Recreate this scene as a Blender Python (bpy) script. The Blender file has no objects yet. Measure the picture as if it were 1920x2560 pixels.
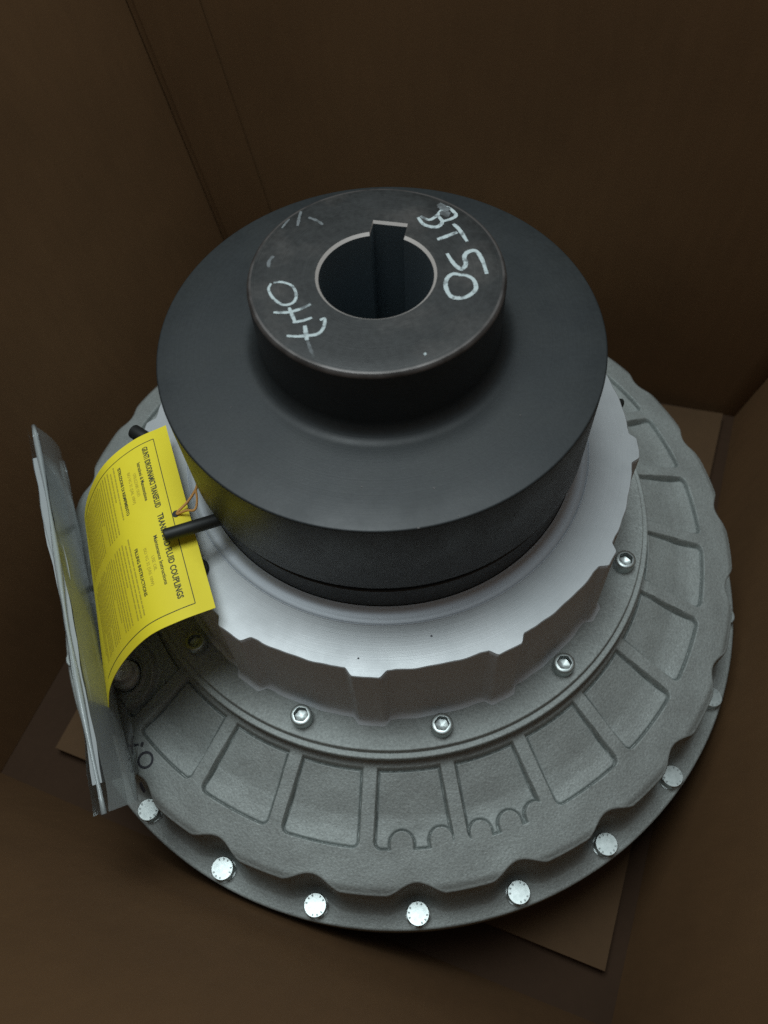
import bpy, math, random
import numpy as np
from mathutils import Vector, Matrix

S = 0.53                 # model unit -> metres
ZF = 0.62                # the box floor lies this far below the drum face
rnd = random.Random(7)
sc = bpy.context.scene
COL = sc.collection
R_ = math.radians

# ------------------------------------------------------------------ camera
cam = bpy.data.cameras.new('camera')
co = bpy.data.objects.new('camera', cam); COL.objects.link(co); sc.camera = co
cam.sensor_fit = 'VERTICAL'; cam.sensor_height = 36.0
cam.lens = 2036.38 / 2560 * 36.0
cam.clip_start = 0.01; cam.clip_end = 50
Mrow = [[0.9979560041, -0.0503937831, -0.0392973335],
        [0.0633158287, 0.8630033080, 0.5012149201],
        [-0.0086556128, 0.5026785821, -0.8644300570]]
right, up, fwd = [Vector(v) for v in Mrow]
m4 = Matrix.Identity(4)
for i in range(3):
    m4[i][0] = right[i]; m4[i][1] = up[i]; m4[i][2] = -fwd[i]
CAM = Vector((0, -0.50127732, 0.5487169))
m4.translation = Vector((CAM.x * S, CAM.y * S, (CAM.z + ZF) * S))
co.matrix_world = m4
cam.dof.use_dof = True
cam.dof.focus_distance = 0.80 * S
cam.dof.aperture_fstop = 9.0

# ------------------------------------------------------------------ world and lamps
w = bpy.data.worlds.new('World'); sc.world = w; w.use_nodes = True
bg = w.node_tree.nodes['Background']
bg.inputs[0].default_value = (0.75, 0.85, 0.95, 1); bg.inputs[1].default_value = 0.23

def area(name, loc, target, sx, sy, power, col):
    l = bpy.data.lights.new(name, 'AREA'); l.shape = 'RECTANGLE'; l.size = sx * S; l.size_y = sy * S
    l.energy = power; l.color = col
    o = bpy.data.objects.new(name, l); COL.objects.link(o)
    p = Vector((loc[0] * S, loc[1] * S, (loc[2] + ZF) * S)); t = Vector((target[0] * S, target[1] * S, (target[2] + ZF) * S))
    o.matrix_world = Matrix.Translation(p) @ (t - p).to_track_quat('-Z', 'Y').to_matrix().to_4x4()
    return o
area('ceiling_lamp', (-0.20, 0.24, 2.3), (0, 0.0, -0.3), 1.15, 1.1, 11.3, (0.88, 0.98, 1.0))

sc.view_settings.view_transform = 'Standard'; sc.view_settings.look = 'None'
sc.cycles.use_denoising = False
sc.cycles.sample_clamp_indirect = 3.0
sc.view_settings.exposure = 0.07; sc.view_settings.gamma = 1.0

# ------------------------------------------------------------------ materials
def mat(name, col, rough=0.5, metal=0.0, var=None, nscale=30, bump=None, rvar=None, spec=0.5, coat=0):
    """var: (colour, amount, scale); bump: list of (scale, strength, distance)"""
    m = bpy.data.materials.new(name); m.use_nodes = True
    nt = m.node_tree; N = nt.nodes; L = nt.links
    b = N['Principled BSDF']
    b.inputs['Base Color'].default_value = (*col, 1); b.inputs['Roughness'].default_value = rough
    b.inputs['Metallic'].default_value = metal; b.inputs['Specular IOR Level'].default_value = spec
    tc = N.new('ShaderNodeTexCoord')
    def noise(scale, detail=5, rough_=0.6):
        n = N.new('ShaderNodeTexNoise'); n.inputs['Scale'].default_value = scale
        n.inputs['Detail'].default_value = detail; n.inputs['Roughness'].default_value = rough_
        L.new(tc.outputs['Object'], n.inputs['Vector']); return n
    if var:
        col2, lo, hi, scale = var
        n = noise(scale); r = N.new('ShaderNodeMapRange')
        r.inputs['From Min'].default_value = lo; r.inputs['From Max'].default_value = hi
        L.new(n.outputs['Fac'], r.inputs['Value'])
        mx = N.new('ShaderNodeMix'); mx.data_type = 'RGBA'
        mx.inputs['A'].default_value = (*col, 1); mx.inputs['B'].default_value = (*col2, 1)
        L.new(r.outputs['Result'], mx.inputs['Factor']); L.new(mx.outputs['Result'], b.inputs['Base Color'])
    if rvar:
        lo, hi, scale = rvar
        n = noise(scale, 6, 0.65); r = N.new('ShaderNodeMapRange')
        r.inputs['From Min'].default_value = 0.3; r.inputs['From Max'].default_value = 0.7
        r.inputs['To Min'].default_value = lo; r.inputs['To Max'].default_value = hi
        L.new(n.outputs['Fac'], r.inputs['Value']); L.new(r.outputs['Result'], b.inputs['Roughness'])
    if bump:
        prev = None
        for scale, st, dist in bump:
            n = noise(scale, 4); bm_ = N.new('ShaderNodeBump')
            bm_.inputs['Strength'].default_value = st; bm_.inputs['Distance'].default_value = dist
            L.new(n.outputs['Fac'], bm_.inputs['Height'])
            if prev: L.new(prev.outputs['Normal'], bm_.inputs['Normal'])
            prev = bm_
        L.new(prev.outputs['Normal'], b.inputs['Normal'])
    return m

M = {}
M['cast'] = mat('cast_aluminium', (0.385, 0.418, 0.405), 0.6, 0.3, var=((0.31, 0.33, 0.318), 0.35, 0.7, 18), bump=[(820, 0.42, 0.0009), (200, 0.25, 0.0012)])
M['neck'] = mat('lightened_cast_side', (0.62, 0.66, 0.69), 0.7, 0.0, bump=[(800, 0.3, 0.0006)])  # base colour raised above the casting's to stand in for bounced light
M['plate'] = mat('machined_aluminium', (0.46, 0.48, 0.49), 0.5, 0.35, var=((0.36, 0.385, 0.395), 0.4, 0.75, 14), rvar=(0.34, 0.5, 22), bump=[(1500, 0.05, 0.0003)])
M['drum'] = mat('black_phosphated_steel', (0.018, 0.0225, 0.0245), 0.48, 0.0, var=((0.023, 0.027, 0.0275), 0.4, 0.7, 25), rvar=(0.42, 0.54, 30), bump=[(1200, 0.08, 0.0004)], spec=0.5)
M['hubface'] = mat('rubbed_black_steel', (0.022, 0.0235, 0.023), 0.47, 0.0, var=((0.075, 0.068, 0.062), 0.48, 0.85, 34), rvar=(0.36, 0.56, 60), bump=[(1400, 0.1, 0.0004)])
M['worn'] = mat('worn_steel_edge', (0.13, 0.12, 0.115), 0.42, 0.5, var=((0.06, 0.055, 0.052), 0.42, 0.62, 60))
M['turned'] = mat('turned_aluminium', (0.52, 0.555, 0.59), 0.5, 0.4)
M['bare'] = mat('bare_steel', (0.62, 0.57, 0.53), 0.45, 0.4)
M['bore'] = mat('bored_steel', (0.16, 0.20, 0.22), 0.35, 0.4)
M['zinc'] = mat('zinc_plated_steel', (0.52, 0.57, 0.56), 0.38, 0.9, var=((0.40, 0.45, 0.44), 0.45, 0.7, 300))
M['zincdark'] = mat('mark_and_socket_shade', (0.30, 0.33, 0.325), 0.5, 0.8)  # bolt grade marks, and the painted shade inside the screw sockets
M['rubber'] = mat('black_rubber', (0.013, 0.0145, 0.013), 0.55, bump=[(500, 0.1, 0.0004)])
M['whiteplastic'] = mat('white_plastic', (0.62, 0.63, 0.62), 0.45)
M['card'] = mat('yellow_card', (0.90, 0.76, 0.04), 0.6, var=((0.86, 0.71, 0.035), 0.4, 0.7, 40), bump=[(700, 0.05, 0.0003)], spec=0.3)
M['ink'] = mat('black_print', (0.05, 0.055, 0.03), 0.7)
M['inkpale'] = mat('fine_grey_print', (0.50, 0.42, 0.04), 0.7)
M['marker'] = mat('grey_marker_ink', (0.045, 0.045, 0.055), 0.6)
M['chalk'] = mat('white_chalk', (0.50, 0.57, 0.57), 0.8, var=((0.14, 0.155, 0.16), 0.52, 0.66, 330))
M['chalkfaint'] = mat('rubbed_chalk', (0.16, 0.175, 0.18), 0.8, var=((0.07, 0.075, 0.075), 0.42, 0.6, 260))
M['string'] = mat('orange_elastic', (0.66, 0.33, 0.09), 0.6)
M['paper'] = mat('white_paper', (0.36, 0.385, 0.39), 0.7)
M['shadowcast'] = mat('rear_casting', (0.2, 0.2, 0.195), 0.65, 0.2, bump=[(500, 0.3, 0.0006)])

def turned(m, freq, strength, cvar=0.0):
    nt = m.node_tree; N = nt.nodes; L = nt.links; b = N['Principled BSDF']
    tc = N.new('ShaderNodeTexCoord'); mp = N.new('ShaderNodeVectorMath'); mp.operation = 'MULTIPLY'; mp.inputs[1].default_value = (1, 1, 0)
    ln = N.new('ShaderNodeVectorMath'); ln.operation = 'LENGTH'
    L.new(tc.outputs['Object'], mp.inputs[0]); L.new(mp.outputs[0], ln.inputs[0])
    n = N.new('ShaderNodeTexNoise'); n.noise_dimensions = '1D'; n.inputs['Scale'].default_value = freq; n.inputs['Detail'].default_value = 3
    L.new(ln.outputs['Value'], n.inputs['W'])
    bm_ = N.new('ShaderNodeBump'); bm_.inputs['Strength'].default_value = strength; bm_.inputs['Distance'].default_value = 0.0004
    L.new(n.outputs['Fac'], bm_.inputs['Height'])
    if b.inputs['Normal'].links:
        L.new(b.inputs['Normal'].links[0].from_socket, bm_.inputs['Normal'])
    L.new(bm_.outputs['Normal'], b.inputs['Normal'])
    if cvar and b.inputs['Base Color'].links:
        src = b.inputs['Base Color'].links[0].from_socket
        r = N.new('ShaderNodeMapRange'); r.inputs['From Min'].default_value = 0.3; r.inputs['From Max'].default_value = 0.7
        r.inputs['To Min'].default_value = 1 - cvar; r.inputs['To Max'].default_value = 1 + cvar
        L.new(n.outputs['Fac'], r.inputs['Value'])
        vm = N.new('ShaderNodeVectorMath'); vm.operation = 'SCALE'; L.new(src, vm.inputs[0]); L.new(r.outputs['Result'], vm.inputs['Scale'])
        L.new(vm.outputs[0], b.inputs['Base Color'])
def speckle(m, scale, amt):
    nt = m.node_tree; N = nt.nodes; L = nt.links; b = N['Principled BSDF']
    src = b.inputs['Base Color'].links[0].from_socket
    tc = N.new('ShaderNodeTexCoord'); n = N.new('ShaderNodeTexNoise'); n.inputs['Scale'].default_value = scale; n.inputs['Detail'].default_value = 2
    L.new(tc.outputs['Object'], n.inputs['Vector'])
    r = N.new('ShaderNodeMapRange'); r.inputs['From Min'].default_value = 0.3; r.inputs['From Max'].default_value = 0.7
    r.inputs['To Min'].default_value = 1 - amt; r.inputs['To Max'].default_value = 1 + amt
    L.new(n.outputs['Fac'], r.inputs['Value'])
    vm = N.new('ShaderNodeVectorMath'); vm.operation = 'SCALE'; L.new(src, vm.inputs[0]); L.new(r.outputs['Result'], vm.inputs['Scale'])
    L.new(vm.outputs[0], b.inputs['Base Color'])
turned(M['plate'], 1600, 0.06, 0.03); turned(M['drum'], 1500, 0.06, 0.08); turned(M['hubface'], 1700, 0.10, 0.12)
speckle(M['cast'], 750, 0.15)
speckle(M['hubface'], 420, 0.25); speckle(M['drum'], 500, 0.12)

def cardboard(name, base):
    m = mat(name, base, 0.85, 0, var=(tuple(c * 0.86 for c in base), 0.4, 0.7, 9), bump=[(600, 0.12, 0.0004)], spec=0.2)
    nt = m.node_tree; N = nt.nodes; L = nt.links; b = N['Principled BSDF']
    tc = N.new('ShaderNodeTexCoord')
    wv = N.new('ShaderNodeTexWave'); wv.wave_type = 'BANDS'; wv.bands_direction = 'X'; wv.inputs['Scale'].default_value = 34.0
    wv.inputs['Distortion'].default_value = 0.15; wv.inputs['Detail'].default_value = 1.0; wv.inputs['Detail Scale'].default_value = 0.4
    mp = N.new('ShaderNodeMapping'); mp.inputs['Rotation'].default_value = (0, 0, R_(66.0))
    L.new(tc.outputs['Object'], mp.inputs['Vector']); L.new(mp.outputs[0], wv.inputs['Vector'])
    b1 = N.new('ShaderNodeBump'); b1.inputs['Strength'].default_value = 0.06; b1.inputs['Distance'].default_value = 0.0007
    L.new(wv.outputs['Fac'], b1.inputs['Height']); L.new(b.inputs['Normal'].links[0].from_socket, b1.inputs['Normal']); L.new(b1.outputs['Normal'], b.inputs['Normal'])
    # paper fibres and scuffs, drawn out along the sheet
    m2 = N.new('ShaderNodeMapping'); m2.inputs['Scale'].default_value = (1, 1, 0.16); L.new(tc.outputs['Object'], m2.inputs['Vector'])
    n = N.new('ShaderNodeTexNoise'); n.inputs['Scale'].default_value = 160; n.inputs['Detail'].default_value = 6; L.new(m2.outputs[0], n.inputs['Vector'])
    r = N.new('ShaderNodeMapRange'); r.inputs['From Min'].default_value = 0.3; r.inputs['From Max'].default_value = 0.7
    r.inputs['To Min'].default_value = 0.965; r.inputs['To Max'].default_value = 1.035
    L.new(n.outputs['Fac'], r.inputs['Value'])
    vm = N.new('ShaderNodeVectorMath'); vm.operation = 'SCALE'; L.new(b.inputs['Base Color'].links[0].from_socket, vm.inputs[0]); L.new(r.outputs['Result'], vm.inputs['Scale'])
    L.new(vm.outputs[0], b.inputs['Base Color'])
    return m
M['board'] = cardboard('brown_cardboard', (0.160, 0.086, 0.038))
M['floor'] = cardboard('shaded_floor_cardboard', (0.048, 0.026, 0.014))  # same board as the walls, darkened to paint in the shade down there
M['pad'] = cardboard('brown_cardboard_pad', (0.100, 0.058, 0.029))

def film(name='clear_plastic_film', milk=0.44):
    m = bpy.data.materials.new(name); m.use_nodes = True
    nt = m.node_tree; N = nt.nodes; L = nt.links; N.remove(N['Principled BSDF'])
    out = N['Material Output']
    tr = N.new('ShaderNodeBsdfTransparent'); tr.inputs[0].default_value = (0.90, 0.93, 0.92, 1)
    gl = N.new('ShaderNodeBsdfGlossy'); gl.inputs['Roughness'].default_value = 0.2; gl.inputs[0].default_value = (0.95, 0.97, 1, 1)
    df = N.new('ShaderNodeBsdfDiffuse'); df.inputs[0].default_value = (0.6, 0.65, 0.65, 1)
    fr = N.new('ShaderNodeFresnel'); fr.inputs['IOR'].default_value = 1.45
    m1 = N.new('ShaderNodeMixShader'); m1.inputs[0].default_value = milk
    m2 = N.new('ShaderNodeMixShader')
    L.new(tr.outputs[0], m1.inputs[1]); L.new(df.outputs[0], m1.inputs[2])
    L.new(fr.outputs[0], m2.inputs[0]); L.new(m1.outputs[0], m2.inputs[1]); L.new(gl.outputs[0], m2.inputs[2])
    L.new(m2.outputs[0], out.inputs[0])
    return m
M['film'] = film(); M['thinfilm'] = film('thin_clear_film', 0.12)

# ------------------------------------------------------------------ helpers
def W(v):
    v = np.asarray(v, float).reshape(-1, 3).copy(); v[:, 2] += ZF
    return v * S

def thing(name, label, cat, loc=(0, 0, -ZF), group=None):
    o = bpy.data.objects.new(name, None); COL.objects.link(o)
    o.location = W([loc])[0]; o['label'] = label; o['category'] = cat
    o.empty_display_size = 0.05
    if group: o['group'] = group
    return o

def rootloc(p):
    while p.parent: p = p.parent
    return np.array(p.location)

def mesh(name, v, f, mats, smooth=True, fm=None):
    me = bpy.data.meshes.new(name)
    v = np.asarray(v, np.float32).reshape(-1, 3)
    if isinstance(f, np.ndarray):
        k = f.shape[1]; me.vertices.add(len(v)); me.vertices.foreach_set('co', v.ravel())
        me.loops.add(f.size); me.loops.foreach_set('vertex_index', f.ravel().astype(np.int32))
        me.polygons.add(len(f)); me.polygons.foreach_set('loop_start', np.arange(0, f.size, k, dtype=np.int32))
        me.polygons.foreach_set('loop_total', np.full(len(f), k, np.int32))
        me.update(calc_edges=True); me.validate()
    else:
        me.from_pydata(v.tolist(), [], f); me.update()
    for m in (mats if isinstance(mats, (list, tuple)) else [mats]): me.materials.append(m)
    n = len(me.polygons)
    if fm is not None and len(fm) == n: me.polygons.foreach_set('material_index', np.asarray(fm, np.int32))
    me.polygons.foreach_set('use_smooth', np.full(n, bool(smooth)))
    return me

def part(name, me, parent, loc=None, rotz=0.0, label=None):
    o = bpy.data.objects.new(name, me); COL.objects.link(o); o.parent = parent
    if loc is not None:
        o.location = W([loc])[0] - rootloc(parent); o.rotation_euler = (0, 0, rotz)
    if label: o['label'] = label
    return o

def wpart(name, v, f, mats, parent, smooth=True, fm=None, label=None, sharp=None):
    """mesh given in model coordinates"""
    me = mesh(name, W(v) - rootloc(parent), f, mats, smooth, fm)
    if sharp is not None: me.set_sharp_from_angle(angle=R_(sharp))
    return part(name, me, parent, label=label)

def gridfaces(nr, nc, closed=True, off=0):
    i = np.arange(nr - 1)[:, None]; j = np.arange(nc if closed else nc - 1)[None, :]
    j2 = (j + 1) % nc
    a = i * nc + j; b = i * nc + j2; c = (i + 1) * nc + j2; d = (i + 1) * nc + j
    return np.stack([a, d, c, b], -1).reshape(-1, 4) + off

def lathe(prof, n=256):
    th = np.arange(n) * 2 * np.pi / n
    v = np.array([[(r * np.cos(t), r * np.sin(t), z) for t in th] for r, z in prof]).reshape(-1, 3)
    return v, gridfaces(len(prof), n)

def arc(cx, cz, r, a0, a1, n=6):
    return [(cx + r * math.cos(R_(a0 + (a1 - a0) * k / n)), cz + r * math.sin(R_(a0 + (a1 - a0) * k / n))) for k in range(n + 1)]

def ribbon(points, width, z, n=60, taper=0.25, jitter=0.0):
    """flat stroke: Catmull-Rom through points, in the plane z"""
    P = [np.array(q, float) for q in points]
    P = [2 * P[0] - P[1]] + P + [2 * P[-1] - P[-2]]
    out = []
    segs = len(P) - 3
    for s in range(segs):
        for k in range(8):
            t = k / 8
            p0, p1, p2, p3 = P[s:s + 4]
            out.append(0.5 * ((2 * p1) + (-p0 + p2) * t + (2 * p0 - 5 * p1 + 4 * p2 - p3) * t * t + (-p0 + 3 * p1 - 3 * p2 + p3) * t ** 3))
    out.append(P[-2]); out = np.array(out)
    d = np.gradient(out, axis=0); d /= np.maximum(np.linalg.norm(d, axis=1), 1e-9)[:, None]
    nrm = np.stack([-d[:, 1], d[:, 0]], 1)
    m = len(out); tt = np.linspace(0, 1, m)
    wd = width / 2 * (1 - taper * np.abs(2 * tt - 1) ** 3) * (1 + jitter * np.array([rnd.uniform(-1, 1) for _ in range(m)]))
    L = out + nrm * wd[:, None]; Rr = out - nrm * wd[:, None]
    v = [(*a, z) for a in L] + [(*a, z) for a in Rr]
    f = [(i, m + i, m + i + 1, i + 1) for i in range(m - 1)]
    return v, f

def join(parts):
    V = []; F = []
    for v, f in parts:
        o = len(V); V += [tuple(q) for q in v]; F += [tuple(i + o for i in q) for q in f]
    return V, F

def tube(points, rad, n=10, cap=True):
    P = np.array(points, float); m = len(P); V = []; F = []
    rad = np.full(m, rad) if np.isscalar(rad) else np.array(rad)
    prev = None
    for i in range(m):
        d = P[min(i + 1, m - 1)] - P[max(i - 1, 0)]; d /= np.linalg.norm(d)
        a = np.cross(d, [0, 0, 1.0] if abs(d[2]) < 0.9 else [1.0, 0, 0]) if prev is None else prev - d * (prev @ d)
        a /= np.linalg.norm(a); prev = a; b = np.cross(d, a)
        for k in range(n):
            t = 2 * math.pi * k / n
            V.append(P[i] + rad[i] * (a * math.cos(t) + b * math.sin(t)))
    for i in range(m - 1):
        for k in range(n):
            F.append((i * n + k, i * n + (k + 1) % n, (i + 1) * n + (k + 1) % n, (i + 1) * n + k))
    if cap:
        F.append(tuple(range(n))[::-1]); F.append(tuple((m - 1) * n + k for k in range(n)))
    return V, F

def spline(points, per=8):
    P = [np.array(q, float) for q in points]; P = [2 * P[0] - P[1]] + P + [2 * P[-1] - P[-2]]
    out = []
    for s in range(len(P) - 3):
        p0, p1, p2, p3 = P[s:s + 4]
        for k in range(per):
            t = k / per
            out.append(0.5 * ((2 * p1) + (-p0 + p2) * t + (2 * p0 - 5 * p1 + 4 * p2 - p3) * t * t + (-p0 + 3 * p1 - 3 * p2 + p3) * t ** 3))
    out.append(P[-2]); return np.array(out)

def smoothstep(x, a, b):
    t = np.clip((x - a) / (b - a), 0, 1); return t * t * (3 - 2 * t)

# ------------------------------------------------------------------ the carton
BOXROT = -23.5
nr = np.array([math.cos(R_(BOXROT)), math.sin(R_(BOXROT))]); nb = np.array([-nr[1], nr[0]])
# outward normals, distance from the axis at the floor, lean per unit height
nbk = np.array([math.cos(R_(72)), math.sin(R_(72))])
SIDES = {'right': (nr, 0.428, 0.16), 'back': (nbk, 0.498, 0.0), 'left': (-nr, 0.447, 0.13), 'front': (-nb, 0.424, 0.185)}
ZT = 0.55
def corner(a, b, z, off=0.0):
    (n1, d1, t1), (n2, d2, t2) = SIDES[a], SIDES[b]
    h = z + ZF
    A = np.array([n1, n2]); r = np.array([d1 + t1 * h + off, d2 + t2 * h + off])
    return np.linalg.solve(A, r)
box = thing('cardboard_box', 'tall open brown cardboard box standing around the grey fluid coupling', 'box')
TH = 0.009
def wall(side, prv, nxt, name='wall'):
    n = 26; V = []; 
    for k, off in enumerate((0.0, TH)):
        for i in range(n):
            z = -ZF + (ZT + ZF) * i / (n - 1)
            a = corner(prv, side, z, off); b = corner(side, nxt, z, off)
            if k == 0 and side in ('back', 'front'):
                d = (b - a) / np.linalg.norm(b - a); a = a + d * 0.0015; b = b - d * 0.0015
            for j in range(n):
                t = j / (n - 1); p = a + (b - a) * t
                h = i / (n - 1)
                bow = 0.006 * math.sin(t * math.pi) * math.sin(h * 2.6 + 0.4) + 0.0012 * math.sin(9 * t + 4 * h) * math.sin(math.pi * t)
                p = p + SIDES[side][0] * bow
                V.append((p[0], p[1], z))
    F = []
    g = gridfaces(n, n, False)
    F = [tuple(q) for q in g] + [tuple(q[::-1] + n * n) for q in g]
    def rim(idx):
        for a, b in zip(idx[:-1], idx[1:]): F.append((a, b, b + n * n, a + n * n))
    rim([j for j in range(n)]); rim([(n - 1) * n + j for j in range(n)][::-1])
    rim([i * n for i in range(n)][::-1]); rim([i * n + n - 1 for i in range(n)])
    return wpart(name, V, F, M['board'], box, True, sharp=40)
wall('back', 'left', 'right'); wall('left', 'front', 'back'); wall('front', 'right', 'left'); wall('right', 'back', 'front')
# the joint strip glued inside the back wall beside the left corner
def flap():
    V = []; n = 20
    for k, off in enumerate((-0.0028, -0.0008)):
        for i in range(n):
            z = -ZF + 0.003 + (ZT + ZF - 0.01) * i / (n - 1)
            a = corner('left', 'back', z, off); b = corner('back', 'right', z, off)
            d = (b - a) / np.linalg.norm(b - a)
            for s in (0.010, 0.105):
                h = i / (n - 1)
                p = a + d * s + nbk * (0.006 * math.sin(s / 1.0 * math.pi) * math.sin(h * 2.6 + 0.4))
                V.append((p[0], p[1], z))
    F = []
    for k in range(2):
        for i in range(n - 1):
            q = [k * 2 * n + i * 2, k * 2 * n + i * 2 + 1, k * 2 * n + i * 2 + 3, k * 2 * n + i * 2 + 2]
            F.append(tuple(q if k == 0 else q[::-1]))
    for i in range(n - 1):
        a = i * 2 + 1; F.append((a, a + 2 * n, a + 2 + 2 * n, a + 2)); a = i * 2; F.append((a, a + 2, a + 2 + 2 * n, a + 2 * n))
    return wpart('glued_joint_strip', V, F, M['board'], box, True, sharp=40)
flap()
def slab(name, parent, corners, z0, z1, m):
    v = [(*c, z0) for c in corners] + [(*c, z1) for c in corners]; k = len(corners)
    f = [tuple(range(k))[::-1], tuple(range(k, 2 * k))] + [(i, (i + 1) % k, k + (i + 1) % k, k + i) for i in range(k)]
    return wpart(name, v, f, m, parent, False)
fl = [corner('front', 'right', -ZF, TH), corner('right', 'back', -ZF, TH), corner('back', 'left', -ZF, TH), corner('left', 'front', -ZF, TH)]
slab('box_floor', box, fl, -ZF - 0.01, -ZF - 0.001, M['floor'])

pad = thing('cardboard_pad', 'flat brown cardboard pad lying under the grey fluid coupling', 'pad', (0.02, 0.05, -ZF))
pc = [nr * 0.405 - nb * 0.368, nr * 0.405 + nb * 0.525, -nr * 0.382 + nb * 0.42, -nr * 0.382 - nb * 0.368]
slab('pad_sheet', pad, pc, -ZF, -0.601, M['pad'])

# ------------------------------------------------------------------ the coupling
fc = thing('fluid_coupling', 'grey cast fluid coupling with black brake drum standing in the open carton', 'machine part', (0, 0, -0.6))

# front housing: one casting with pockets, boss and scalloped rim
def housing():
    nt = 3200
    th = np.arange(nt) * 2 * np.pi / nt
    deg = np.degrees(th)
    def adiff(a, b): return (a - b + 180) % 360 - 180
    # scallops at the 24 rim bolts
    dn = adiff(deg, 0) ; k = np.round((deg + 89.8) / 15.0); db = deg + 89.8 - 15.0 * k
    notch = np.where(np.abs(db) < 4.3, 0.5 + 0.5 * np.cos(np.pi * db / 4.3), 0) ** 0.8
    Rr = 0.4225 - 0.0115 * notch + 0.0006 * np.sin(th * 7)
    n1 = 220
    s = np.linspace(0, 1, n1)[:, None]
    Redge = (Rr - 0.0022)[None, :]
    r = 0.2985 + s * (Redge - 0.2985)
    r = np.broadcast_to(r, (n1, nt)).copy()
    TH_ = np.broadcast_to(th[None, :], (n1, nt))
    z = np.interp(r, [0.29, 0.30, 0.385, 0.4225], [-0.312, -0.314, -0.350, -0.3655])
    z -= 0.004 * smoothstep(r, 0.412, 0.4225) ** 2
    # pockets between ribs at -97.2 + 15k
    d = np.degrees(TH_)
    kk = np.floor((d + 97.2) / 15.0); loc = d + 97.2 - 15.0 * kk       # 0..15 inside a pocket
    wl = r * np.sin(np.radians(loc)); wr = r * np.sin(np.radians(15.0 - loc))
    half = 0.0068
    lat = np.minimum(wl, wr) - half
    outer = 0.3822 - r
    inner = r - 0.306
    rc = 0.0085                                                       # corner rounding
    dx = np.maximum(rc - lat, 0); dy = np.maximum(rc - outer, 0)
    sd = np.where((lat < rc) & (outer < rc), rc - np.hypot(dx, dy), np.minimum(lat, outer))
    sd = np.minimum(sd, np.where(lat < 0, lat, sd))
    sd = np.minimum(sd, inner)
    # cast-in scallops biting into the outer edge of two pockets
    def bump(az, rad, top, base=0.395):
        global _
        a = np.radians(adiff(d, az)); x = r * np.sin(a); y = r * np.cos(a)
        cy = top + rad
        return np.where(y > cy, np.abs(x) - rad, np.hypot(x, y - cy) - rad)
    for az, rad, top in ((-91.6, 0.0112, 0.3645), (-85.3, 0.0112, 0.3638), (-79.0, 0.0105, 0.3650), (-74.1, 0.0110, 0.3648), (-69.6, 0.0110, 0.3665)):
        sd = np.minimum(sd, bump(az, rad, top))
    kidx = (np.round(kk).astype(int)) % 24
    rq = np.linspace(0.29, 0.40, 400); dq = np.interp(rq, [0.306, 0.33, 0.350, 0.364, 0.3822], [0.0042, 0.0068, 0.0100, 0.0090, 0.0048])
    dq = np.convolve(np.pad(dq, 30, 'edge'), np.hanning(41) / np.hanning(41).sum(), 'same')[30:-30]
    depth = np.interp(r, rq, dq)
    a = smoothstep(sd, 0.0, 0.0024)
    dep = depth * a + np.where(sd > 0, 0.0044 * np.exp(-((sd - 0.0020) / 0.0011) ** 2), 0)
    # the boss with the filler plug takes the place of one pocket (-149.7), plain skin at two more
    A = np.radians(-150.3); X = r * np.cos(TH_) - 0.362 * math.cos(A); Y = r * np.sin(TH_) - 0.362 * math.sin(A)
    rb = np.hypot(X, Y)
    bossmask = np.abs(adiff(d, -149.7)) < 7.5
    zb = 0.010 * (1 - smoothstep(rb, 0.033, 0.041)) - 0.016 * (1 - smoothstep(rb, 0.0175, 0.0195)) + 0.004 * (1 - smoothstep(np.abs(rb - 0.0235), 0.0, 0.0025))
    z = z - dep + np.where(bossmask, zb, 0)
    # slight foundry unevenness
    z += 0.0005 * np.sin(13 * TH_ + 60 * r) * np.sin(90 * r + 3 * TH_) + 0.0003 * np.sin(41 * TH_) * np.sin(140 * r)
    rows_r = [r]; rows_z = [z]
    zt = z[-1]
    # rounded lip, steep wall, fillet, flange
    foot = 0.4335 + 0 * Rr - 0.004 * notch
    foot = np.maximum(foot - 0.0075 * notch, Rr + 0.003)
    wall_r = [Rr - 0.0008, Rr, Rr + 0.0006, Rr + 0.0012, Rr + 0.3 * (foot - Rr), Rr + 0.55 * (foot - Rr), foot]
    wall_z = [zt - 0.0007, zt - 0.0024, zt - 0.010, zt * 0 - 0.42, zt * 0 - 0.440, zt * 0 - 0.449, zt * 0 - 0.4535]
    for a_, b_ in zip(wall_r, wall_z):
        rows_r.append(a_[None, :]); rows_z.append((b_ + 0 * th)[None, :])
    for rr, zz in ((None, -0.4546), (0.4475, -0.4546), (0.4492, -0.4552), (0.4500, -0.4572), (0.4500, -0.478), (0.4488, -0.480), (0.440, -0.480)):
        rows_r.append((np.full(nt, rr) if rr else foot + 0.0025)[None, :]); rows_z.append(np.full((1, nt), zz))
    r = np.concatenate(rows_r); z = np.concatenate(rows_z)
    v = np.stack([r * np.cos(th), r * np.sin(th), z], -1).reshape(-1, 3)
    return v, gridfaces(r.shape[0], nt)
v, f = housing()
hs = wpart('housing', v, f, M['cast'], fc, True, sharp=62)

v, f = lathe([(0.4415, -0.4802), (0.4485, -0.4802), (0.4498, -0.482), (0.4498, -0.498), (0.448, -0.500), (0.428, -0.503), (0.422, -0.507), (0.418, -0.52), (0.40, -0.548), (0.35, -0.578), (0.27, -0.592), (0.22, -0.6), (0.05, -0.6)], 220)
wpart('rear_housing', v, f, M['shadowcast'], fc, True, sharp=45)

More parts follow.
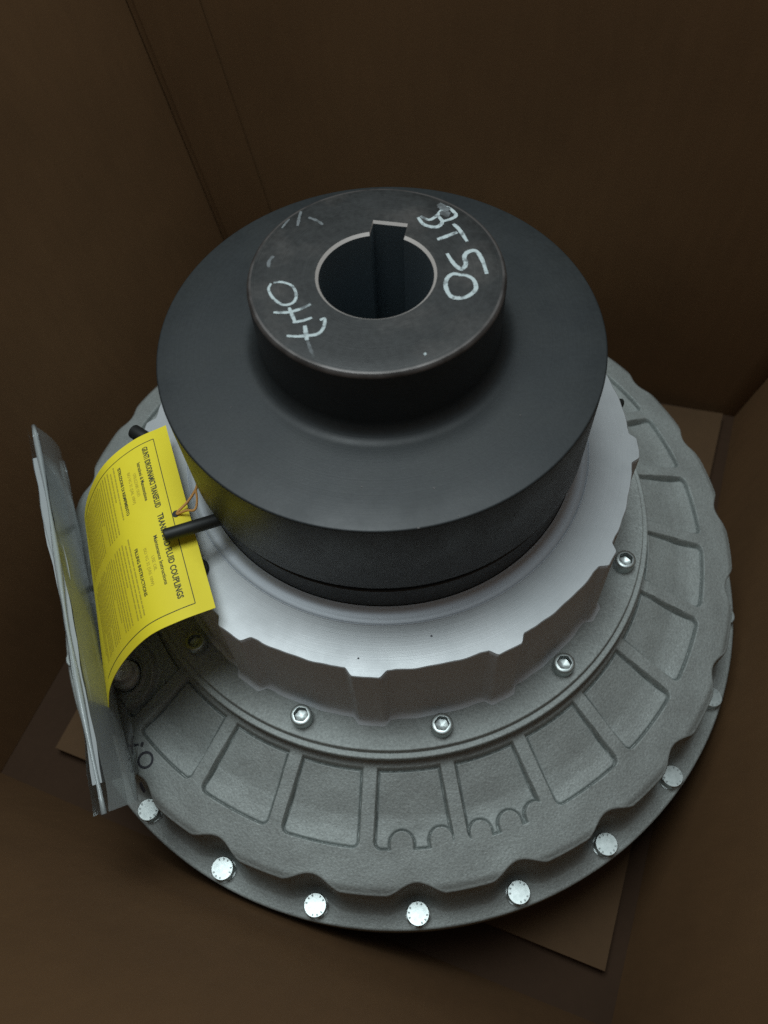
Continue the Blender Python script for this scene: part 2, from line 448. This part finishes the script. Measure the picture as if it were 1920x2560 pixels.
# bolt ring under the neck
v, f = lathe([(0.245, -0.2864), (0.2945, -0.2864)] + arc(0.2945, -0.2879, 0.0015, 90, 10, 3) + [(0.2962, -0.2925), (0.2970, -0.2932), (0.3010, -0.2932)] + arc(0.3012, -0.2947, 0.0015, 90, 0, 3) + [(0.3027, -0.2995), (0.3015, -0.3015), (0.2995, -0.302), (0.2985, -0.322)], 360)
br = wpart('bolt_ring', v, f, M['cast'], fc, True, sharp=35)

# neck: toothed casting with a machined face
def neck():
    n = 1440; th = np.arange(n) * 2 * np.pi / n; deg = np.degrees(th)
    k = np.round((deg + 97.1) / 30.0); q = np.random.RandomState(3)
    jo = q.uniform(-0.7, 0.7, 14)[k.astype(int) % 12]; jw = q.uniform(-0.5, 0.9, 14)[k.astype(int) % 12]
    d = np.abs(deg + 97.1 + jo - 30 * k)
    tooth = 1 - smoothstep(d, 2.1 + jw, 4.1 + jw) - 0.05 * np.exp(-((d - 5.6 - jw) / 0.8) ** 2)
    sag = 0.0006 * np.cos(np.radians(d) * 12)
    Rr = 0.2553 + 0.0076 * tooth + 0.0003 * np.sin(23 * th) + 0.0004 * np.sin(57 * th) * np.sin(11 * th)
    rows = []
    for q, z in ((0.2125, -0.1590), (0.225, -0.1590), (0.240, -0.1590)): rows.append((np.full(n, q), np.full(n, z)))
    rows.append((Rr - 0.0008, np.full(n, -0.1590)))
    face_rows = len(rows) - 1
    rows.append((Rr, np.full(n, -0.1598)))
    rows.append((Rr + 0.0004, np.full(n, -0.166)))
    for t in (0.25, 0.5, 0.75, 0.9): rows.append((Rr + 0.0036 * t, np.full(n, -0.166 - 0.115 * t)))
    for a in (0, 30, 60, 90):
        rows.append((Rr + 0.0036 + 0.005 * (1 - math.cos(R_(a))), np.full(n, -0.2805 - 0.0057 * math.sin(R_(a)))))
    r = np.array([q[0] for q in rows]); z = np.array([q[1] for q in rows])
    v = np.stack([r * np.cos(th), r * np.sin(th), z], -1).reshape(-1, 3)
    f = gridfaces(len(rows), n)
    fm = np.repeat(np.array([0] * face_rows + [0] + [1] * (len(rows) - 2 - face_rows)), n)
    return v, f, fm
v, f, fm = neck()
nk = wpart('toothed_neck', v, f, [M['plate'], M['neck']], fc, True, fm, sharp=35)
# machined centring lip inside the face
v, f = lathe([(0.2127, -0.1592), (0.2122, -0.1586), (0.2116, -0.1586), (0.2112, -0.1598), (0.2106, -0.1600), (0.2098, -0.1594), (0.2060, -0.1592), (0.2020, -0.1586), (0.1990, -0.1572), (0.1970, -0.1552), (0.1957, -0.1525)], 360)
wpart('centring_lip', v, f, M['turned'], fc, True, sharp=50)

# black brake drum with its hub, bore and keyway
v, f = lathe([(0.185, -0.158), (0.1950, -0.158), (0.1955, -0.1205), (0.1945, -0.1195), (0.1905, -0.1190), (0.1900, -0.1062), (0.1975, -0.1058), (0.1990, -0.1046), (0.2, -0.1030), (0.2, -0.0022)] + arc(0.1982, -0.0018, 0.0018, 0, 90, 4) + [(0.17, 0.0), (0.14, 0.0002), (0.124, 0.0003)] + [(0.1215 - 0.015 * math.sin(R_(a)), 0.0153 - 0.015 * math.cos(R_(a))) for a in range(0, 91, 10)] + [(0.1064, 0.045), (0.1064, 0.0690)], 360)
drum = wpart('brake_drum', v, f, M['drum'], fc, True, sharp=35)

def hub():
    # inner outline: bore circle with a keyway at azimuth 76 degrees
    rb = 0.0474; hw = 0.0146; kt = 0.0605; az = R_(76)
    a0 = math.asin(hw / rb)
    ang = [az + a0 + (2 * math.pi - 2 * a0) * i / 150 for i in range(151)]
    inn = [(rb * math.cos(a), rb * math.sin(a)) for a in ang]
    c, s = math.cos(az), math.sin(az)
    def kw(x, y): return (c * y + s * x, s * y - c * x)
    kpts = [kw(hw, y) for y in np.linspace(rb * math.cos(a0), kt, 5)[1:]] + [kw(x, kt) for x in np.linspace(hw, -hw, 7)[1:]] + [kw(-hw, y) for y in np.linspace(kt, rb * math.cos(a0), 5)[1:-1]]
    flag = [0] * len(inn) + [1] * len(kpts)
    inn = np.array(inn + kpts); n = len(inn)
    an = np.arctan2(inn[:, 1], inn[:, 0]); u = np.stack([np.cos(an), np.sin(an)], 1)
    zt = 0.0727
    rin = np.hypot(inn[:, 0], inn[:, 1])
    ch = 0.0024
    rows = []
    ro = 0.1064
    rows.append((u * ro, 0.0685)); rows.append((u * ro, 0.0692)); rows.append((u * (ro - 0.0008), 0.0712)); rows.append((u * (ro - 0.0022), 0.0724)); rows.append((u * (ro - 0.0040), zt))
    for t in (0.25, 0.5, 0.75): rows.append((u * ((ro - 0.004) * (1 - t) + (rin + ch * 1.6) * t)[:, None], zt))
    off = np.array([ch * 0.8 if q else ch for q in flag])
    rows.append((inn + u * off[:, None], zt)); rows.append((inn, zt - ch * 0.9))
    for z in (0.05, 0.0, -0.08, -0.2, -0.30): rows.append((inn, z))
    v = np.array([[(x, y, z) for x, y in p] for p, z in rows]).reshape(-1, 3)
    f = gridfaces(len(rows), n)
    f = f[:, ::-1]
    k = len(rows) - 1
    mi = [2, 2, 2, 2] + [0] * 4 + [3] + [1] * (k - 9)
    fm = np.repeat(np.array(mi), n)
    b = [tuple(range((len(rows) - 1) * n, len(rows) * n))]
    f2 = [tuple(q) for q in f] + b
    return v, f2, list(fm) + [1]
v, f, fm = hub()
hb = wpart('hub', v, f, [M['hubface'], M['bore'], M['worn'], M['bare']], fc, True, fm, sharp=30)

# chalk writing: BT 50 / 50H7 (the first figure mostly rubbed away)
CH = [([(0.0389, 0.0636), (0.0434, 0.0542), (0.0533, 0.0502), (0.0589, 0.0557), (0.0564, 0.0634)], 0.0034),
      ([(0.0589, 0.0565), (0.0663, 0.0588), (0.0713, 0.0635), (0.0655, 0.0732), (0.0601, 0.0706), (0.0544, 0.0636), (0.0479, 0.0597), (0.0411, 0.0649)], 0.0032),
      ([(0.053, 0.035), (0.0614, 0.0383), (0.0705, 0.0424)], 0.0036), ([(0.0678, 0.0527), (0.0722, 0.0455), (0.0774, 0.0304)], 0.0034),
      ([(0.0596, 0.0178), (0.0619, 0.0106), (0.0652, 0.0033), (0.0696, -0.0013), (0.0737, 0.0039), (0.0733, 0.0123), (0.0765, 0.0176), (0.0835, 0.0184), (0.0876, 0.0068), (0.0894, -0.0085)], 0.0037),
      ([(0.069, -0.008), (0.0623, -0.0061), (0.057, -0.011), (0.0552, -0.0202), (0.059, -0.0312), (0.0694, -0.0326), (0.0785, -0.025), (0.0781, -0.0143), (0.0728, -0.0087), (0.069, -0.008)], 0.0035),
      ([(-0.0857, -0.0034), (-0.0875, -0.01), (-0.0834, -0.0202), (-0.0756, -0.0278), (-0.0678, -0.0264), (-0.065, -0.0187), (-0.068, -0.0083), (-0.0759, -0.0029), (-0.0837, -0.0025)], 0.0024),
      ([(-0.0831, -0.0354), (-0.0726, -0.0364), (-0.063, -0.0341), (-0.0534, -0.0292)], 0.0027), ([(-0.0707, -0.0313), (-0.0683, -0.0393), (-0.0656, -0.0477)], 0.0030), ([(-0.0677, -0.0475), (-0.0601, -0.0464), (-0.0525, -0.0438)], 0.0026),
      ([(-0.0723, -0.061), (-0.0648, -0.0624), (-0.0564, -0.0623), (-0.0483, -0.0613), (-0.0437, -0.0555), (-0.0424, -0.0462), (-0.0462, -0.0469)], 0.0028), ([(-0.0582, -0.0517), (-0.0573, -0.0593), (-0.0564, -0.0668)], 0.0034)]
for nm, ids in (('B', (0, 1)), ('T', (2, 3)), ('5', (4,)), ('0', (5,)), ('0', (6,)), ('H', (7, 8, 9)), ('7', (10, 11))):
    v, f = join([ribbon(CH[i][0], CH[i][1] * 1.0, 0.0727 + 0.00012 + 0.00003 * i, jitter=0.10) for i in ids])
    wpart('chalk_character', v, f, M['chalk'], hb, False)
CF = [([(-0.0843, 0.0285), (-0.0878, 0.0223), (-0.088, 0.0155)], 0.003), ([(-0.0612, 0.081), (-0.0628, 0.0735), (-0.0642, 0.0631)], 0.0026), ([(-0.0549, 0.0728), (-0.0477, 0.0681), (-0.0426, 0.0625)], 0.0028),
      ([(-0.0777, 0.0614), (-0.0746, 0.0671), (-0.0711, 0.0722)], 0.0018), ([(-0.0564, -0.0668), (-0.0536, -0.0768), (-0.0513, -0.0854)], 0.0026), ([(0.058, 0.079), (0.061, 0.074), (0.066, 0.070)], 0.006), ([(0.0585, 0.069), (0.062, 0.066), (0.066, 0.064)], 0.006)]
for i, (p, wd) in enumerate(CF):
    v, f = ribbon(p, wd, 0.0727 + 0.00008 + 0.00002 * i, jitter=0.25); wpart('chalk_smudge', v, f, M['chalkfaint'], hb, False)

# socket head cap screws on the bolt ring
def socket_screw():
    n = 30; r0 = 0.0112; h = 0.0158
    prof = [(r0, 0.0), (r0, h - 0.0018), (r0 - 0.0006, h - 0.0006), (r0 - 0.0018, h)]
    V = []; F = []
    for r, z in prof:
        for k in range(n): V.append((r * math.cos(2 * math.pi * k / n), r * math.sin(2 * math.pi * k / n), z))
    F += [(i * n + k, i * n + (k + 1) % n, (i + 1) * n + (k + 1) % n, (i + 1) * n + k) for i in range(3) for k in range(n)]
    # hexagonal socket: outline sampled at the same 30 angles
    def hexr(t, a): t = (t + math.pi / 6) % (math.pi / 3) - math.pi / 6; return a / math.cos(t)
    for a, z in ((0.0071, h), (0.0067, h - 0.0006), (0.0066, h - 0.0085), (0.0020, h - 0.0098)):
        for k in range(n):
            t = 2 * math.pi * k / n; r = hexr(t, a) if a > 0.003 else a
            V.append((r * math.cos(t), r * math.sin(t), z))
    F += [(i * n + k, i * n + (k + 1) % n, (i + 1) * n + (k + 1) % n, (i + 1) * n + k) for i in range(3, 7) for k in range(n)]
    F.append(tuple(7 * n + k for k in range(n)))
    fm = [0] * (4 * n) + [1] * (2 * n) + [0] * (len(F) - 6 * n)  # socket walls get the darker zinc as painted recess shade
    me = mesh('cap_screw', np.array(V) * S, F, [M['zinc'], M['zincdark']], True, fm); me.set_sharp_from_angle(angle=R_(35)); return me
me = socket_screw()
for k in range(12):
    a = R_(-142.3 + 30.05 * k)
    part('cap_screw', me, fc, (0.2777 * math.cos(a), 0.2777 * math.sin(a), -0.2863), rnd.uniform(0, 6.28))
# flat washer seat under each screw head is part of the ring; hexagon bolts of the rim
def hexbolt():
    V = []; F = []; n = 36; ap = 0.0121; h = 0.0135
    def hexr(t): t = (t + math.pi / 6) % (math.pi / 3) - math.pi / 6; return ap / math.cos(t)
    rows = [(lambda t: 0.0134, 0.0), (lambda t: 0.0134, 0.0012), (lambda t: min(hexr(t), 0.0132), 0.0014), (lambda t: min(hexr(t), 0.0132), h - 0.0016), (lambda t: min(hexr(t), 0.0126), h - 0.0007), (lambda t: 0.0119, h), (lambda t: 0.0112, h), (lambda t: 0.0070, h + 0.0001)]
    for g, z in rows:
        for k in range(n):
            t = 2 * math.pi * k / n; r = g(t); V.append((r * math.cos(t), r * math.sin(t), z))
    F += [(i * n + k, i * n + (k + 1) % n, (i + 1) * n + (k + 1) % n, (i + 1) * n + k) for i in range(len(rows) - 1) for k in range(n)]
    F.append(tuple((len(rows) - 1) * n + k for k in range(n)))
    fm = [0] * len(F)
    # raised grade marks round the head
    for a in (20, 48, 78, 168, 196, 226, 300, 328):
        a = R_(a); c, s = math.cos(a), math.sin(a); o = len(V)
        for zz in (h, h + 0.0005):
            for x, y in ((0.0088, -0.0007), (0.0110, -0.0010), (0.0110, 0.0010), (0.0088, 0.0007)): V.append((c * x - s * y, s * x + c * y, zz))
        F += [(o + 4, o + 5, o + 6, o + 7)] + [(o + i, o + (i + 1) % 4, o + 4 + (i + 1) % 4, o + 4 + i) for i in range(4)]
        fm += [1] * 5
    me = mesh('rim_bolt', np.array(V) * S, F, [M['zinc'], M['zincdark']], True, fm); me.set_sharp_from_angle(angle=R_(30)); return me
me = hexbolt()
for k in range(24):
    a = R_(-89.8 + 15 * k)
    part('rim_bolt', me, fc, (0.4345 * math.cos(a), 0.4345 * math.sin(a), -0.4546), rnd.uniform(0, 6.28))

# filler plug in its boss
A = R_(-150.3); pxy = (0.362 * math.cos(A), 0.362 * math.sin(A))
v, f = lathe([(0.0165, -0.345), (0.0165, -0.334), (0.0150, -0.332), (0.0128, -0.331), (0.0128, -0.318), (0.0115, -0.3165), (0.004, -0.316), (0.0002, -0.316)], 40)
v[:, 0] += pxy[0]; v[:, 1] += pxy[1]
wpart('filler_plug', v, f, M['whiteplastic'], fc, True, sharp=40)

# black rubber pins standing out under the drum and the grub plug on the face
def pin(name, a, b, rad):
    a = np.array(a, float); b = np.array(b, float); d = (b - a) / np.linalg.norm(b - a)
    P = [a, a + (b - a) * 0.5, b - d * rad * 0.22, b - d * rad * 0.06, b]
    v, f = tube(P, [rad, rad, rad, rad * 0.93, rad * 0.78], 22)
    return wpart(name, v, f, M['rubber'], fc, True, sharp=40)
pin('rubber_pin', (-0.158, -0.1085, -0.118), (-0.2120, -0.1300, -0.108), 0.0064)
pin('rubber_pin', (-0.2400, 0.0030, -0.152), (-0.2700, 0.0250, -0.150), 0.0078)
pin('rubber_pin', (0.225, 0.057, -0.190), (0.271, 0.0590, -0.203), 0.0052)
v, f = lathe([(0.0118, -0.1600), (0.0118, -0.1560), (0.0105, -0.1548), (0.0062, -0.1548), (0.0058, -0.1560), (0.0055, -0.163), (0.0002, -0.163)], 36)
v[:, 0] += -0.1795 - 0.0125; v[:, 1] += -0.1387 - 0.003
wpart('face_plug', v, f, M['rubber'], fc, True, sharp=40)

# marker ink X O on the casting (a tick and a second stroke by the rim)
def on_housing(ps, lift=0.0006):
    v, f = join(ps); v = np.array(v); r = np.hypot(v[:, 0], v[:, 1])
    v[:, 2] = np.interp(r, [0.29, 0.30, 0.385, 0.4225], [-0.312, -0.314, -0.350, -0.3655]) - 0.004 * smoothstep(r, 0.412, 0.4225) ** 2 + lift
    return v, f
ox, oy = -0.2875, -0.2725
circ = [(ox + 0.0085 * math.cos(t), oy + 0.0078 * math.sin(t)) for t in np.linspace(0, 2 * math.pi, 13)]
v, f = on_housing([ribbon(circ, 0.0026, 0, taper=0), ribbon([(-0.3150, -0.2535), (-0.306, -0.2555), (-0.2960, -0.2555)], 0.0026, 0), ribbon([(-0.3035, -0.2455), (-0.3045, -0.255), (-0.3030, -0.2655)], 0.0024, 0), ribbon([(-0.2935, -0.2552), (-0.2918, -0.2560), (-0.2905, -0.2565)], 0.0048, 0), ribbon([(-0.2935, -0.2945), (-0.2915, -0.300), (-0.2885, -0.3045)], 0.0042, 0)])
wpart('marker_writing', v, f, M['marker'], hs, False, label='dark marker cross and circle on the casting')
# dust specks and small nicks
sp = []
for (x, y, z, s) in ((0.0335, -0.0882, 0.07285, 0.0014), (0.03, -0.225, -0.1588, 0.0012), (-0.038, -0.242, -0.1588, 0.0012)):
    sp.append(([(x + s * math.cos(t) * rnd.uniform(0.6, 1.2), y + s * math.sin(t) * rnd.uniform(0.6, 1.2), z) for t in np.linspace(0, 2 * math.pi, 8)[:-1]], [tuple(range(7))]))
v, f = sp[0]; wpart('paint_chip', v, f, M['chalk'], hb, False)
for v, f in sp[1:]: wpart('face_nick', v, f, M['marker'], nk, False)

for (x, y, s) in ((0.035, -0.1635, 0.0007), (-0.022, -0.158, 0.0006), (0.112, -0.098, 0.0007), (0.02, -0.1985, 0.0009), (0.052, -0.1900, 0.0006), (-0.13, -0.07, 0.0006), (0.092, 0.118, 0.0006)):
    k = [(x + s * math.cos(t) * rnd.uniform(0.5, 1.6), y + s * math.sin(t) * rnd.uniform(0.5, 1.2), 0.00045) for t in np.linspace(0, 2 * math.pi, 8)[:-1]]
    wpart('paint_chip', k, [tuple(range(7))], M['worn'], drum, False)
# ------------------------------------------------------------------ the yellow tag
TAGT = [(-0.229, 0.016, -0.132), (-0.2597, -0.0045, -0.127), (-0.2889, -0.0257, -0.135), (-0.3154, -0.0338, -0.17), (-0.3390, -0.0345, -0.22), (-0.349, -0.042, -0.262)]
TAGB = [(-0.1649, -0.1959, -0.130), (-0.1952, -0.2088, -0.125), (-0.2261, -0.2181, -0.135), (-0.2587, -0.2273, -0.17), (-0.2870, -0.2340, -0.22), (-0.301, -0.246, -0.262)]
def arcparam(P):
    Q = spline(P, 14); s = np.concatenate([[0], np.cumsum(np.linalg.norm(np.diff(Q, axis=0), axis=1))]); return Q, s
QT, ST = arcparam(TAGT); QB, SB = arcparam(TAGB)
def ev(Q, s, v): return np.array([np.interp(v, s / s[-1], Q[:, i]) for i in range(3)]).T
VL = 0.5 * (ST[-1] + SB[-1])
def tagpt(u, v):
    """u 0..1 along the edge by the drum, v 0..1 away from it"""
    u = np.asarray(u, float); v = np.asarray(v, float)
    a = ev(QT, ST, v); b = ev(QB, SB, v)
    p = a + (b - a) * u[:, None]
    p[:, 2] += 0.004 * np.sin(np.pi * u) * (1 - v)
    return p
def tagn(u, v):
    e = 1e-3
    du = tagpt(np.clip(u + e, 0, 1), v) - tagpt(np.clip(u - e, 0, 1), v); dv = tagpt(u, np.clip(v + e, 0, 1)) - tagpt(u, np.clip(v - e, 0, 1))
    n = np.cross(du, dv); n /= np.linalg.norm(n, axis=1)[:, None]
    n[n[:, 2] < 0] *= 1
    return n
tag = thing('instruction_tag', 'bent yellow printed card tag hanging beside the black drum', 'tag', tuple(np.mean([TAGT[0], TAGB[0]], axis=0)))
nu, nv = 33, 61
U, Vv = np.meshgrid(np.linspace(0, 1, nu), np.linspace(0, 1, nv)); U = U.ravel(); Vv = Vv.ravel()
P = tagpt(U, Vv); Nn = tagn(U, Vv)
sgn = 1.0 if Nn[:nu, 2].mean() > 0 else -1.0
hu, hv = 0.468, 0.0155 / VL
hole_u, hole_v = 0.505, 0.0128 / VL
gv = np.concatenate([P, P - sgn * Nn * 0.0006])
g = gridfaces(nv, nu, False)
fcs = [tuple(q) for q in g] + [tuple(q[::-1] + nu * nv) for q in g]
def rimtag(idx):
    for a, b in zip(idx[:-1], idx[1:]): fcs.append((a, b, b + nu * nv, a + nu * nv))
rimtag(list(range(nu))); rimtag([(nv - 1) * nu + j for j in range(nu)][::-1]); rimtag([i * nu for i in range(nv)][::-1]); rimtag([i * nu + nu - 1 for i in range(nv)])
card = wpart('card', gv, fcs, M['card'], tag, True, sharp=50)
UL = 0.21
def decal(name, uv, faces, m, lift, parent=card, fm=None):
    uv = np.array(uv); p = tagpt(uv[:, 0], uv[:, 1]) + sgn * tagn(uv[:, 0], uv[:, 1]) * lift
    return wpart(name, p, faces, m, parent, False, fm)
dgTmp = []
def text_uv(txt, u0, u1, v0, height, bold=0.0):
    """text from u0 to u1, baseline at distance v0 (model units) from the drum edge, letters' tops towards that edge"""
    cu = bpy.data.curves.new('print', 'FONT'); cu.body = txt; cu.size = 1.0; cu.resolution_u = 2; cu.offset = bold
    ob = bpy.data.objects.new('print', cu); COL.objects.link(ob)
    dg = bpy.context.evaluated_depsgraph_get(); ev_ = ob.evaluated_get(dg); me = ev_.to_mesh()
    co_ = np.array([q.co[:] for q in me.vertices]); fs = [tuple(q.vertices) for q in me.polygons]
    ev_.to_mesh_clear(); bpy.data.objects.remove(ob); bpy.data.curves.remove(cu)
    x = co_[:, 0]; y = co_[:, 1]
    x = (x - x.min()) / (x.max() - x.min())
    uu = u0 + x * (u1 - u0); vv = (v0 - y / 0.72 * height) / VL
    return np.stack([uu, vv], 1).tolist(), fs
def bars(u0, u1, v0, h, dens=1.0):
    out = []; fs = []; u = u0
    while u < u1 - 0.004:
        l = rnd.uniform(0.008, 0.034); e = min(u + l, u1)
        o = len(out); out += [(u, v0 / VL), (e, v0 / VL), (e, (v0 - h) / VL), (u, (v0 - h) / VL)]; fs.append((o, o + 1, o + 2, o + 3)); u = e + 0.005
    return out, fs
dark = [text_uv('GIUNTI IDRODINAMICI TRANSFLUID', 0.075, 0.435, 0.0305, 0.0060, 0.026), text_uv('TRANSFLUID FLUID COUPLINGS', 0.470, 0.905, 0.0305, 0.0060, 0.026),
        text_uv('Istruzioni di Manutenzione', 0.145, 0.37, 0.0390, 0.0038, 0.016), text_uv('Maintenance Instructions', 0.565, 0.815, 0.0390, 0.0038, 0.016),
        text_uv('ISTRUZIONI DI RIEMPIMENTO', 0.10, 0.385, 0.0610, 0.0036, 0.022), text_uv('FILLING INSTRUCTIONS', 0.575, 0.82, 0.0610, 0.0037, 0.022)]
v, f = join(dark); decal('printed_text', v, f, M['ink'], 0.00022)
pale = [text_uv('UTILIZZARE OLIO', 0.19, 0.325, 0.0455, 0.0034), text_uv('USE OIL', 0.655, 0.73, 0.0455, 0.0034),
        text_uv('ISO VG 32 (SAE 10W)', 0.165, 0.35, 0.0515, 0.0034), text_uv('ISO VG 32 (SAE 10W)', 0.60, 0.79, 0.0515, 0.0034)]
vv0 = 0.0665; k = 0
while vv0 < 0.168:
    for (a, b) in ((0.07, 0.44), (0.50, 0.90)):
        e = b if rnd.random() < 0.6 else a + (b - a) * rnd.uniform(0.45, 0.9)
        pale.append(bars(a + (0.02 if k % 5 == 1 else 0), e, vv0, 0.0017))
    vv0 += 0.0046; k += 1
v, f = join(pale); decal('fine_print', v, f, M['inkpale'], 0.00022)
def line_uv(u0, v0, u1, v1, wd):
    n = 30; out = []; fs = []
    for i in range(n + 1):
        t = i / n; u = u0 + (u1 - u0) * t; v_ = v0 + (v1 - v0) * t
        if abs(u1 - u0) > 1e-6: out += [(u, (v_ - wd / 2) / VL), (u, (v_ + wd / 2) / VL)]
        else: out += [(u - wd / 2 / UL, v_ / VL), (u + wd / 2 / UL, v_ / VL)]
    for i in range(n): fs.append((2 * i, 2 * i + 1, 2 * i + 3, 2 * i + 2))
    return out, fs
v, f = join([line_uv(0.05, 0.0165, 0.95, 0.0165, 0.0008), line_uv(0.05, 0.0165, 0.05, 0.175, 0.0008), line_uv(0.95, 0.0165, 0.95, 0.175, 0.0008)])
decal('printed_border', v, f, M['ink'], 0.0002)
hn = 20; c_ = [(hole_u + 0.0037 / UL * math.cos(2 * math.pi * i / hn), hole_v + 0.0037 / VL * math.sin(2 * math.pi * i / hn)) for i in range(hn)]
decal('punched_hole', c_, [tuple(range(hn))], M['rubber'], 0.0004)

hp = tagpt(np.array([hole_u]), np.array([hole_v]))[0]
st = thing('elastic_loop', 'thin orange elastic loop threaded through the hole of the yellow tag', 'string', tuple(hp))
v, f = tube(spline([hp + np.array([0, 0, -0.002]), hp + np.array([0.003, 0.001, 0.003]), (-0.195, -0.0870, -0.119), (-0.1878, -0.0765, -0.116), (-0.1868, -0.0700, -0.117)]), 0.0013, 8)
v2, f2 = tube(spline([hp + np.array([0.001, -0.001, 0.001]), (-0.196, -0.0975, -0.119), (-0.1875, -0.0985, -0.117), (-0.1855, -0.0900, -0.116), (-0.1872, -0.0775, -0.1155)]), 0.0012, 8)
v, f = join([(v, f), (v2, f2)]); wpart('loop_cord', v, f, M['string'], st, True)

# ------------------------------------------------------------------ the document pouch
po = thing('document_pouch', 'clear plastic pouch with folded papers leaning beside the yellow tag', 'pouch', (-0.33, -0.12, -0.37))
N0 = np.array([-0.4065, 0.079, -0.20]); N1 = np.array([-0.2727, -0.3567, -0.20]); F0 = np.array([-0.446, 0.135, -0.36]); F1 = np.array([-0.2972, -0.3141, -0.36])
def sheet(w0, w1, t0, t1, off, curve, nw=10, nt_=34, ph=0.0):
    V = []
    nrm = np.cross(N1 - N0, F0 - N0); nrm /= np.linalg.norm(nrm)
    if nrm[0] > 0: nrm = -nrm
    for j in range(nt_):
        t = t0 + (t1 - t0) * j / (nt_ - 1); a = N0 + (N1 - N0) * t; b = F0 + (F1 - F0) * t
        for i in range(nw):
            w_ = w0 + (w1 - w0) * i / (nw - 1)
            p = a + (b - a) * w_ + nrm * (off + curve * math.sin(math.pi * (i / (nw - 1))) + 0.0022 * math.sin(5 * t + ph) * math.sin(3 * w_ + ph) + 0.0010 * math.sin(17 * t + 2 * ph) + 0.0007 * math.sin(31 * t + 9 * w_ + ph) * math.sin(7 * w_ + 3 * ph) + 0.0004 * math.sin(57 * t + 5 * w_) * math.sin(4 * w_ + ph))
            V.append(p)
    return np.array(V), gridfaces(nt_, nw, False)
v, f = sheet(0.02, 0.98, 0, 1, -0.004, -0.010, ph=0.6); wpart('plastic_sleeve', v, f, M['film'], po, True, label='front film of the clear pouch')
v, f = sheet(0.0, 0.98, 0, 1, 0.006, 0.006, ph=1.7); wpart('plastic_sleeve', v, f, M['film'], po, True, label='rear film of the clear pouch')
e = np.array([N0 + (N1 - N0) * t + np.array([0.002 * math.sin(7 * t), 0, 0.002 * math.sin(5 * t)]) for t in np.linspace(0, 1, 30)])
v, f = tube(e, 0.0026 + 0.0010 * np.sin(np.linspace(0, 19, 30)), 10); wpart('folded_edge', v, f, M['film'], po, True)
e = np.array([F0 + (F1 - F0) * t + np.array([0.004 + 0.002 * math.sin(6 * t), 0, 0.004]) for t in np.linspace(0.0, 1, 30)])
v, f = tube(e, 0.0030 + 0.0012 * np.sin(np.linspace(1, 23, 30)), 10); wpart('folded_edge', v, f, M['film'], po, True)
def stack(w0, w1, t0, t1, off, thick, ph):
    v, f = sheet(w0, w1, t0, t1, off, 0.0, 8, 30, ph); v2, _ = sheet(w0, w1, t0, t1, off + thick, 0.0, 8, 30, ph)
    n = len(v); F = [tuple(q) for q in f] + [tuple(q[::-1] + n) for q in f]
    def rm(idx):
        for a, b in zip(idx[:-1], idx[1:]): F.append((a, b, b + n, a + n))
    rm(list(range(8))); rm([29 * 8 + j for j in range(8)][::-1]); rm([i * 8 for i in range(30)][::-1]); rm([i * 8 + 7 for i in range(30)])
    return np.concatenate([v, v2]), F
v, f = stack(0.02, 0.62, 0.10, 0.94, -0.0025, 0.0085, 1.1); wpart('folded_paper', v, f, M['paper'], po, True, sharp=40)
v, f = stack(0.12, 0.70, 0.13, 0.84, -0.004, 0.0022, 2.1); wpart('folded_paper', v, f, M['paper'], po, True, sharp=40)
# the loose open end of the film lying on the casting
fl_ = []
rowsA = [F0 + (F1 - F0) * t for t in np.linspace(0.66, 1.0, 12)]
rowsB = [np.array(q) for q in zip(np.linspace(-0.302, -0.2935, 12), np.linspace(-0.204, -0.286, 12), np.linspace(-0.318, -0.352, 12))]
V = []
for j in range(12):
    for i in range(8):
        t = i / 7; p = rowsA[j] * (1 - t) + rowsB[j] * t; p = p + np.array([0, 0, 0.012 * math.sin(math.pi * t) + 0.004 * math.sin(3 * j / 11)]); V.append(p)
wpart('loose_film_end', np.array(V), gridfaces(12, 8, False), M['thinfilm'], po, True)
